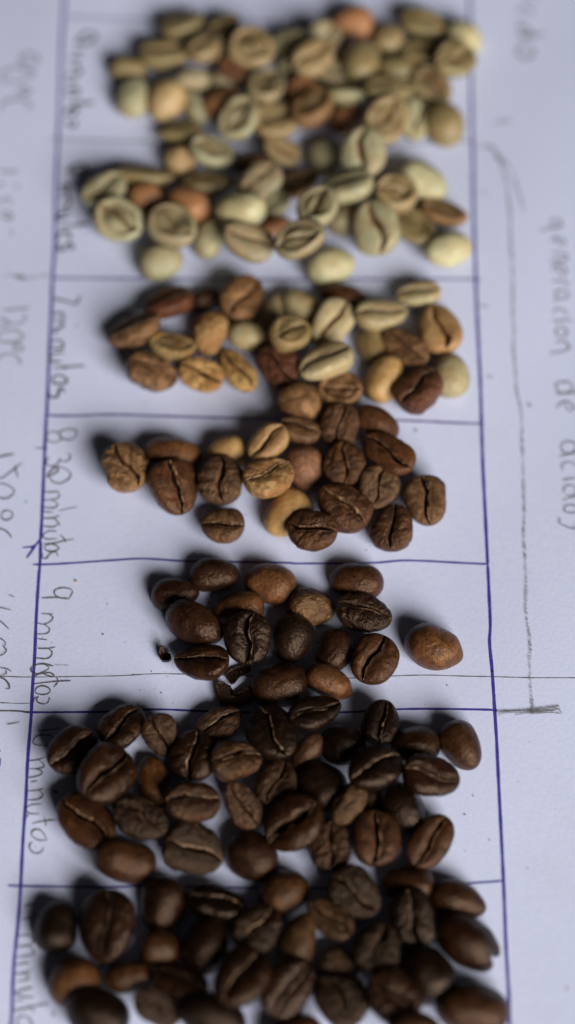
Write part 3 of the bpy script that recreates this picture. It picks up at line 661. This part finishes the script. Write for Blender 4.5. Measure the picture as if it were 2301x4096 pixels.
DB = [
(720,527,160,90,0,-25,'og','g',0,'olive bean lying highest at the upper left'),
(579,702,215,88,-8,-35,'og','g',0,'long dark edged bean behind the left orange bean'),
(720,632,130,110,30,'k','gt','g',0,'tan round bean below the topmost olive bean'),
(847,610,165,125,-10,-12,'pg','ch',1,'pale green bean crease up right of the tan bean'),
(1018,649,155,65,5,'k','rb','g',0,'dark red bean partly hidden in the middle'),
(1129,612,140,100,-25,'f','tn','g',0,'small tan bean above right of the dark red bean'),
(576,793,122,118,60,'k','rg','g',0,'round orange bean third from the left'),
(416,768,172,130,35,'f','pg','g',0,'leftmost bean, creased diagonally'),
(831,737,190,95,0,-25,'og','wg',0,'wavy olive bean crease up left of the middle'),
(1294,632,140,118,-70,'k','pg','g',0,'smooth olive bean left of the topmost upright creased bean'),
(1452,620,175,155,80,'f','pg','g',1,'large bean with brown upright crease near the top right'),
(1194,744,150,98,30,'f','ob','h',0,'small brown open bean in the centre'),
(1090,779,150,105,-60,'k','py','g',0,'bright pale curved bean in the centre'),
(1040,735,175,130,45,'f','gy','w',1,'rough grey green bean lying on top in the centre'),
(753,815,175,132,-30,'k','rg','g',0,'orange tan bean between two open green beans'),
(477,887,182,150,-30,'f','pg','h',1,'pale open bean with a brown hole near the left end'),
(687,912,188,158,-35,'f','gy','h',1,'large grey green open bean with a pale rim'),
(643,1042,162,135,25,'k','pg','g',0,'lone pale bean lowest at the left'),
(963,832,190,120,-8,'k','py','g',1,'smooth yellow green bean at the centre'),
(1382,744,200,122,8,-30,'pg','g',1,'long bean with crease along its top right of centre'),
(1687,714,190,140,-25,'k','py','g',0,'large smooth pale yellow bean at the upper right'),
(1100,900,130,75,10,'k','rg','g',0,'small orange sliver of a bean above the bottom line'),
(836,950,150,112,75,'k','pg','g',0,'smooth pale bean standing beside the large open bean'),
(1270,838,165,138,55,'f','pg','h',1,'open bean with dark hollow right of centre'),
(1376,865,140,108,60,'k','gy','g',0,'grey green bean hidden behind the upright creased bean'),
(1587,782,155,142,0,'f','tn','h',1,'round brown rimmed open bean below the big yellow one'),
(1652,914,180,122,-40,'f','og','ch',0,'flat olive bean right of the upright creased bean'),
(1775,852,175,100,-20,-22,'ob','h',0,'brown hollow bean at the right end'),
(997,978,190,135,-20,'f','gy','g',1,'grey green bean with a dark slot in the bottom line'),
(1200,963,188,135,20,-12,'gy','h',1,'greenish open bean next right of the slotted one'),
(1505,922,190,160,-80,'f','pg','g',1,'large upright bean with dark brown crease'),
(1793,990,180,132,20,'k','py','g',0,'bright yellow bean lowest at the right end'),
(1323,1057,180,135,15,'k','py','g',0,'lone smooth yellow bean hanging below the others'),
]
DC = [
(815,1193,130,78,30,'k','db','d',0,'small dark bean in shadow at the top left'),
(675,1209,185,125,22,-32,'rb','d',0,'dark faced bean with pinkish rim at the top left'),
(965,1198,180,138,55,25,'tb','d',0,'brown bean with a diagonal fold at the top'),
(535,1322,208,130,20,-32,'tb','w',0,'leftmost bean, dark face and tan lower rim'),
(1084,1245,165,85,65,'k','pg','g',0,'narrow pale green bean standing upright'),
(1205,1222,160,120,-35,'k','pg','g',0,'pale green bean right of the narrow one'),
(1376,1183,190,98,-20,'k','mb','d',0,'dark brown bean with a red tip at the top middle'),
(1675,1177,165,105,10,-15,'pg','g',0,'pale bean with brown end at the top right'),
(840,1328,168,135,70,'k','tn','w',0,'angular tan brown bean left of centre'),
(690,1385,180,110,-5,-25,'og','wh',0,'open olive bean between the left pair and the tan one'),
(996,1338,160,108,-10,'k','pg','g',0,'pale curved bean below the narrow upright one'),
(1161,1343,160,142,30,'f','og','h',1,'open hollow bean with pale lower rim in the centre'),
(1332,1299,200,130,60,25,'pg','g',0,'pale green bean leaning with a brown crease'),
(1526,1262,205,122,15,-10,'pg','g',1,'pale bean with a long reddish crease near the top right'),
(1763,1321,198,152,-80,'f','tn','g',0,'tall bean with upright dark crease at the right end'),
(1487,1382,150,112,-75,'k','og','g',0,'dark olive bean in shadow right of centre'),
(1620,1398,195,118,-40,'f','tb','w',0,'brown shrivelled bean right of the dark olive one'),
(607,1489,195,145,-20,'f','tb','w',0,'wrinkled brown bean at the lower left'),
(804,1504,172,125,-25,15,'gt','w',0,'olive tan puckered bean second in the bottom line'),
(955,1483,200,110,-58,'f','gt','w',0,'narrow wrinkled tan bean standing in the bottom line'),
(1113,1470,175,148,-45,'f','rb','w',0,'dark red brown wrinkled bean in the bottom line'),
(1305,1443,210,132,30,-8,'pg','g',1,'pale green bean with a raised ridge at the centre'),
(1802,1498,160,138,85,'k','pg','g',0,'smooth pale green bean lowest at the right end'),
(1537,1510,182,138,65,'k','gt','g',0,'bright cream bean in the lower right'),
(1670,1566,185,160,45,-12,'rb','w',1,'round reddish brown bean beside the cream bean'),
(1360,1566,165,138,-10,'f','tb','wh',0,'round wrinkled brown bean in the bottom line'),
(1199,1598,165,135,-20,'k','tb','d',0,'brown bean with bright tan end hanging lowest'),
]
DD = [
(1360,1711,165,148,80,'f','mb','w',0,'dark two lobed bean at the top'),
(1509,1688,180,112,-30,'k','mb','d',0,'smooth dark bean highest at the right'),
(1199,1722,158,108,-15,-28,'br','d',0,'pale rimmed brown bean top left in the heap'),
(1221,1865,165,140,80,'k','pk','d',0,'pinkish brown smooth bean in the heap centre'),
(1376,1865,175,160,85,'f','mb','w',0,'dark crumpled bean right of the pinkish one'),
(1559,1816,218,128,-40,25,'mb','d',1,'long bean leaning over the right shoulder of the heap'),
(1073,1773,170,122,40,'f','tn','g',0,'small olive tan bean with brown crease'),
(907,1799,160,128,10,'k','gt','g',0,'golden tan bean behind the upright creased one'),
(688,1812,228,140,0,'k','ob','d',0,'large orange brown bean second from the left'),
(507,1879,192,178,-62,'f','tb','w',0,'leftmost bean, round with a forked crease'),
(688,1950,205,185,-75,'f','mb','d',0,'dark round bean with an open black crease'),
(882,1928,182,170,-85,'f','br','w',0,'round brown bean, upright crease, left of the heap'),
(1073,1916,195,160,30,'f','tn','w',1,'tan marbled crumpled bean'),
(892,2107,165,140,-5,'f','br','d',0,'lone bean with a level crease below the left group'),
(1520,1954,165,145,70,'f','br','w',0,'brown bean with a bright slanted ridge'),
(1697,2009,188,160,-80,'f','br','d',0,'rightmost bean with an upright dark crease'),
(1155,2040,195,158,40,'k','gt','g',0,'golden tan smooth bean at the foot of the heap'),
(1382,2040,218,175,-45,'f','mb','w',0,'largest dark crumpled bean in the heap'),
(1250,2128,192,155,-20,'f','mb','w',1,'dark bean overlapping the golden one'),
(1564,2114,175,165,85,'f','mb','w',0,'round dark bean lowest at the right'),
]
DE = [
(856,2294,200,140,5,'k','db','d',0,'smooth bean touching the blue line at the left'),
(1083,2327,205,168,-10,'k','ob','d',0,'large smooth orange brown bean at the top middle'),
(701,2372,190,122,8,'k','db','d',0,'leftmost smooth bean of the upper group'),
(1427,2318,215,140,-8,'k','mb','d',0,'large smooth brown bean at the top right'),
(953,2427,205,130,5,'k','ob','d',0,'orange brown bean half under the creased one'),
(1243,2424,190,145,0,'k','tb','w',0,'tan blotched bean in the middle'),
(778,2494,240,160,-30,-118,'db','d',0,'long bean with a split end at the left'),
(1456,2453,222,162,-20,'f','db','w',1,'dark bean face up right of the tan blotched one'),
(1170,2545,185,162,80,'k','vd','d',0,'blackish smooth bean at the group centre'),
(991,2557,195,185,80,'f','vd','d',1,'round bean with upright dark crease'),
(1340,2595,168,148,70,'k','db','d',0,'dull smooth bean between black and S creased beans'),
(807,2651,220,152,-8,'f','db','d',1,'bean with a level crease at the lower left'),
(1500,2644,195,182,65,'f','mb','d',0,'bean with an S shaped crease'),
(1117,2729,222,178,10,'k','db','d',0,'large cracked smooth bean lowest in the group'),
(1316,2719,188,128,-28,'k','ob','pd',0,'glossy orange pointed bean'),
(1737,2579,225,168,-22,'k','ob','pd',0,'lone orange brown bean apart on the right'),
]
DF = [
(1522,2895,168,150,80,'f','vd','d',0,'round dark bean on the blue line at the right'),
(487,2910,192,155,48,'f','db','d',0,'bean with tan lower side touching the blue line at left'),
(637,2945,165,128,-65,'f','mb','w',0,'small rough bean at the upper left'),
(873,2901,192,128,28,'f','mb','w',0,'bean with a slanted crease below the blue line'),
(1371,2975,180,155,-20,'k','vd','d',0,'smooth dark bean right of the tallest pair'),
(1664,2975,190,148,5,'k','db','d',0,'smooth bean between round and rightmost beans'),
(1840,2974,195,148,-58,'k','mb','d',0,'rightmost bean, smooth and brown'),
(292,3008,202,172,38,'f','db','d',0,'leftmost bean with a slanted crease'),
(1231,3012,175,100,55,'k','pk','d',0,'light brown narrow bean right of the black one'),
(772,3029,192,180,82,'f','db','d',0,'bean with upright crease in the upper left middle'),
(945,3046,200,172,12,-18,'ob','w',0,'red brown bean with crease near its top edge'),
(616,3116,190,125,-75,'k','rg','d',0,'bean with a bright orange right edge'),
(1085,2938,225,188,-60,'f','vd','d',1,'shiny blackest bean at the top middle'),
(1260,2855,215,132,25,-14,'vd','d',1,'long dark bean crossing the blue line'),
(430,3101,240,188,52,22,'db','d',1,'large bean with a bright tan ridge down its side'),
(1286,3140,200,165,-40,'k','vd','d',0,'smooth dark bean in the pile centre'),
(1105,3138,190,158,70,'f','mb','w',0,'brown bean with a split crease at the centre'),
(974,3230,190,118,-58,'f','mb','w',0,'narrow mottled bean standing left of centre'),
(772,3212,210,160,8,'f','mb','w',1,'bean with a tan arched lip'),
(1490,3200,112,80,20,'k','pk','w',0,'small light sliver beneath the ridged right bean'),
(1608,3226,200,168,-60,'k','vd','d',0,'smooth black bean right of the tan mottled one'),
(1396,3211,178,110,58,'k','tb','w',1,'small light tan mottled bean'),
(1502,3078,222,165,30,-10,'vd','d',1,'dark ridged bean left of the level creased one'),
(1724,3105,222,160,-8,'f','db','d',1,'bean with a bright level crease at the right'),
(565,3274,218,178,-30,'f','db','w',1,'bean with a thin golden broken crease'),
(347,3290,255,190,-45,'f','mb','d',0,'largest bean face up at the lower left'),
(1177,3295,235,188,40,'f','db','d',1,'large bean with slanted open crease in the lower middle'),
(497,3440,245,160,-8,'k','mb','d',0,'smooth brown bean lowest at the left'),
(772,3393,235,200,-20,'f','db','w',0,'large rough bean in the bottom line'),
(1008,3416,205,175,-32,'k','db','d',0,'smooth bean in the middle of the bottom line'),
(1321,3390,182,158,85,'f','mb','w',0,'golden brown bean with upright crease at the bottom'),
(1507,3360,205,185,85,'f','mb','d',0,'round bean with upright crease lower right'),
(1719,3372,225,150,55,12,'mb','d',0,'bean with a pink lip at the lower right'),
]
DG = [
(656,3612,205,182,80,'k','db','d',0,'smooth dark bean just below the blue line'),
(1135,3566,195,158,30,'k','ob','d',0,'golden brown smooth bean on the blue line'),
(869,3610,212,140,-15,-30,'vd','d',0,'black bean between the line and the ridged bean'),
(1416,3571,215,180,-40,'f','db','w',0,'rough dark bean at the top right of centre'),
(1633,3538,205,130,-5,'k','mb','d',0,'smooth brown bean highest at the right'),
(1835,3593,220,138,-15,'k','mb','d',0,'smooth bean beneath the blue line at the right end'),
(221,3702,185,160,90,'k','vd','d',0,'leftmost smooth black bean'),
(429,3711,262,210,88,'f','db','d',0,'large upright bean with a deep open crease'),
(642,3786,162,150,0,'k','ob','d',0,'small smooth orange brown bean at the left middle'),
(816,3776,215,172,70,'k','db','d',0,'smooth bean left of the ridged one'),
(1653,3677,212,180,-75,'f','vd','d',0,'dark bean with a black slot right of centre'),
(1324,3682,200,120,-40,'f','br','d',0,'red brown bean with a bright tip'),
(1024,3721,205,185,55,'f','db','w',0,'bean with a short ridge at the centre'),
(1189,3769,220,138,72,'k','tb','d',0,'narrow bean with a tan lit right edge'),
(1350,3854,165,130,-30,'k','ob','w',0,'small golden brown bean in the dark middle'),
(1870,3763,262,180,-35,'k','db','nd',0,'large bean with a split right end'),
(1507,3803,198,182,80,'f','db','w',0,'round bean with a twisted crease'),
(298,3924,200,185,20,'k','rg','d',0,'bean with orange lit side at the lower left'),
(521,3905,200,120,10,'k','ob','d',0,'brown smooth bean below the large upright one'),
(709,3926,245,130,-25,-25,'db','d',0,'long flat bean left of the slanted creased bean'),
(971,3912,238,200,60,'f','db','d',1,'bean with a slanted double crease in the lower middle'),
(1714,3894,230,185,-50,'k','vd','d',0,'smooth black bean below the split one'),
(1150,3962,240,185,55,20,'db','d',0,'dark bean right of the slanted double crease'),
(1366,4010,218,185,-50,'f','db','w',0,'rough dark bean near the bottom right of centre'),
(1577,3990,215,190,-45,'f','db','d',0,'round bean low right beside the black one'),
(632,4030,190,135,-30,'f','db','w',0,'rough dark bean cut by the bottom edge at left'),
(390,4055,250,180,-25,'k','vd','d',0,'smooth black bean at the bottom left edge'),
(845,4065,270,170,-18,'k','vd','d',0,'blackest smooth bean at the bottom edge'),
(1890,4035,285,190,-5,'k','mb','d',0,'large smooth brown bean in the bottom right corner'),
(1180,4140,230,150,10,'k','rb','d',0,'reddish bean barely showing at the bottom edge'),
(1660,4110,210,130,-5,'k','mb','d',0,'brown bean barely showing at the bottom right'),
]
for row, data, suf, blur in (('A', DA, S4, 1.15), ('B', DB, S6, 1.12), ('C', DC, S7, 1.09), ('D', DD, S8, 1.07), ('E', DE, S9, 1.03), ('F', DF, S10, 1.06), ('G', DG, S11, 1.07)):
    for lv in (0, 1):
        for r in data:
            if r[8 + 0] != lv: continue
            px, py, Lp, Wp, ang, face, col, style, lvl, lab = r
            bean(row, px, py, Lp, Wp, ang, face, col, style, lvl, lab + suf, blur)

# ------------------------------------------------------------------ broken shells and crumbs
def shell_piece(px, py, outline, thick, curl, label, col, seed, ang=0):
    """a curved flake: outline in photo pixels round its centre, cupped by curl metres at the rim"""
    rs = np.random.RandomState(seed); s = depth(px, py) / F
    O = np.array(outline, float) * [1, -1] * s
    m = len(O); K = 5; V = []; cen = O.mean(0)
    def ring(scale, up):
        for i in range(m):
            p = cen + (O[i] - cen) * scale
            rr = np.linalg.norm(p - cen) / (np.linalg.norm(O - cen, axis=1).max())
            V.append((p[0], p[1], curl * rr ** 2 + up + rs.uniform(-1, 1) * thick * 0.12))
    for k in range(1, K + 1): ring(k / K, thick)
    for k in range(1, K + 1): ring(k / K, 0)
    V.append((cen[0], cen[1], thick)); V.append((cen[0], cen[1], 0)); T = []
    for L_ in (0, K):
        for k in range(K - 1):
            for i in range(m):
                a_, b_, c_, d_ = (L_ + k) * m + i, (L_ + k) * m + (i + 1) % m, (L_ + k + 1) * m + (i + 1) % m, (L_ + k + 1) * m + i
                T += [(a_, c_, b_), (a_, d_, c_)] if L_ else [(a_, b_, c_), (a_, c_, d_)]
    for i in range(m):
        j = (i + 1) % m
        T += [(2 * K * m, i, j), (2 * K * m + 1, K * m + j, K * m + i)]
        a_, b_, c_, d_ = (K - 1) * m + i, (K - 1) * m + j, (2 * K - 1) * m + j, (2 * K - 1) * m + i
        T += [(a_, c_, b_), (a_, d_, c_)]
    me = mesh_np('bean_fragment', np.array(V), T, M_DARK)
    o = link('bean_fragment', me); x, y = at(px, py, 0)
    o.location = (x, y, float(paper_z(x, y)) + 0.00005)
    c = [v * 0.55 for v in lin(COL[col])]; o.color = (*c, 1); o['patch_colour'] = [v * 1.2 for v in c]; o['crease_colour'] = c
    o['label'] = label; o['category'] = 'bean fragment'; o['group'] = 'broken bean pieces in the 9 minutos row'
shell_piece(940, 2788, [(-78, -45), (-48, -55), (-30, -42), (-18, -40), (-18, -8), (5, -2), (25, -5), (40, -32), (58, -36), (78, -8), (70, 25), (30, 48), (-20, 52), (-55, 40), (-72, 5)], 0.0009, 0.0008, 'dark C shaped broken shell under the lowest bean of the 9 minutos row', 'vd', 3)
shell_piece(930, 2704, [(-32, 5), (0, -22), (40, -35), (70, -45), (75, -15), (30, 10), (10, 38), (-4, 44), (-20, 22)], 0.0007, 0.0007, 'small torn flake between the level creased bean and the cracked bean', 'vd', 4)
shell_piece(663, 2633, [(-26, -5), (-20, -34), (-8, -34), (2, -16), (22, -2), (26, 20), (15, 32), (-8, 28), (-22, 12)], 0.0008, 0.0012, 'tiny dark chip left of the level creased bean', 'vd', 5)
CR = [(1676, 2663, 8, 'tiny brown crumb below the lone orange brown bean'), (1788, 2745, 6, 'speck of coffee between the lone bean and the thin grey line at right'), (1795, 3286, 13, 'dark crumb above the pink lipped bean'),
      (1858, 3261, 8, 'dark speck right of the dark crumb by the pink lipped bean'), (1892, 3187, 7, 'small dark speck near the right blue upright, 10 minutos row'), (1664, 1730, 14, 'tan crumb below the line right of the brown heap'),
      (305, 2327, 12, 'tan crumb above the figure 9'), (413, 2541, 7, 'dark speck beside the word 9 minutos'), (1969, 2693, 10, 'brown crumb on the right blue upright'), (646, 2776, 6, 'dark speck left of the C shaped shell'),
      (2118, 1622, 12, 'brownish speck right of the pencil bracket'), (430, 2420, 5, 'faint speck right of the figure 9'), (607, 2690, 5, 'tiny speck above the thin grey line at left'), (1957, 3363, 6, 'faint speck beside the right upright under the 10 minutos beans')]
for k, (px, py, s_, lab) in enumerate(CR):
    rs = np.random.RandomState(40 + k); r_ = s_ * depth(px, py) / F / 2 * 0.8
    import bmesh
    bm = bmesh.new(); bmesh.ops.create_icosphere(bm, subdivisions=2, radius=1)
    for v in bm.verts: v.co = Vector((v.co.x * r_ * 1.3, v.co.y * r_, v.co.z * r_ * 0.7)) * rs.uniform(0.75, 1.2)
    me = bpy.data.meshes.new('coffee_crumb'); bm.to_mesh(me); bm.free(); me.materials.append(M_DARK)
    o = link('coffee_crumb', me); x, y = at(px, py, 0); o.location = (x, y, float(paper_z(x, y)) + r_ * 0.55); o.rotation_euler = (0, 0, rs.uniform(0, 3))
    cc = 'tn' if 'tan' in lab else 'db'
    c = lin(COL[cc]); o.color = (*c, 1); o['patch_colour'] = list(c); o['crease_colour'] = list(c)
    o['label'] = lab; o['category'] = 'crumb'; o['group'] = 'coffee crumbs on the sheet'

# fine coffee dust and chaff round the dark rows: nobody could count it
rs = np.random.RandomState(9); V = []; T = []
for k in range(420):
    row_c = [(950, 2560, 330, 190), (1000, 3170, 560, 260), (1100, 3800, 620, 200), (800, 1950, 420, 200)][rs.choice(4, p=[.25, .4, .2, .15])]
    px = rs.normal(row_c[0], row_c[2]); py = rs.normal(row_c[1], row_c[3])
    if not (0 < px < 2250 and 1500 < py < 4090): continue
    x, y = at(px, py, 0); r_ = 0.00004 + 0.0001 * rs.rand() ** 3; a0 = rs.uniform(0, 6.28); z = float(paper_z(x, y)) + 0.00003; b_ = len(V)
    for q in range(5):
        an = a0 + q * 1.2566; rr_ = r_ * rs.uniform(0.6, 1.4); V.append((x + rr_ * math.cos(an), y + rr_ * math.sin(an), z))
    V.append((x, y, z + r_ * 0.8))
    for q in range(5): T.append((b_ + q, b_ + (q + 1) % 5, b_ + 5))
dm, nt_, db_ = new_mat('coffee_dust'); db_.inputs['Base Color'].default_value = (0.10, 0.065, 0.045, 1); db_.inputs['Roughness'].default_value = 0.8
link('coffee_dust', mesh_np('coffee_dust', V, T, dm), kind='stuff', label='fine brown coffee dust sprinkled on the paper round the dark rows', category='dust')
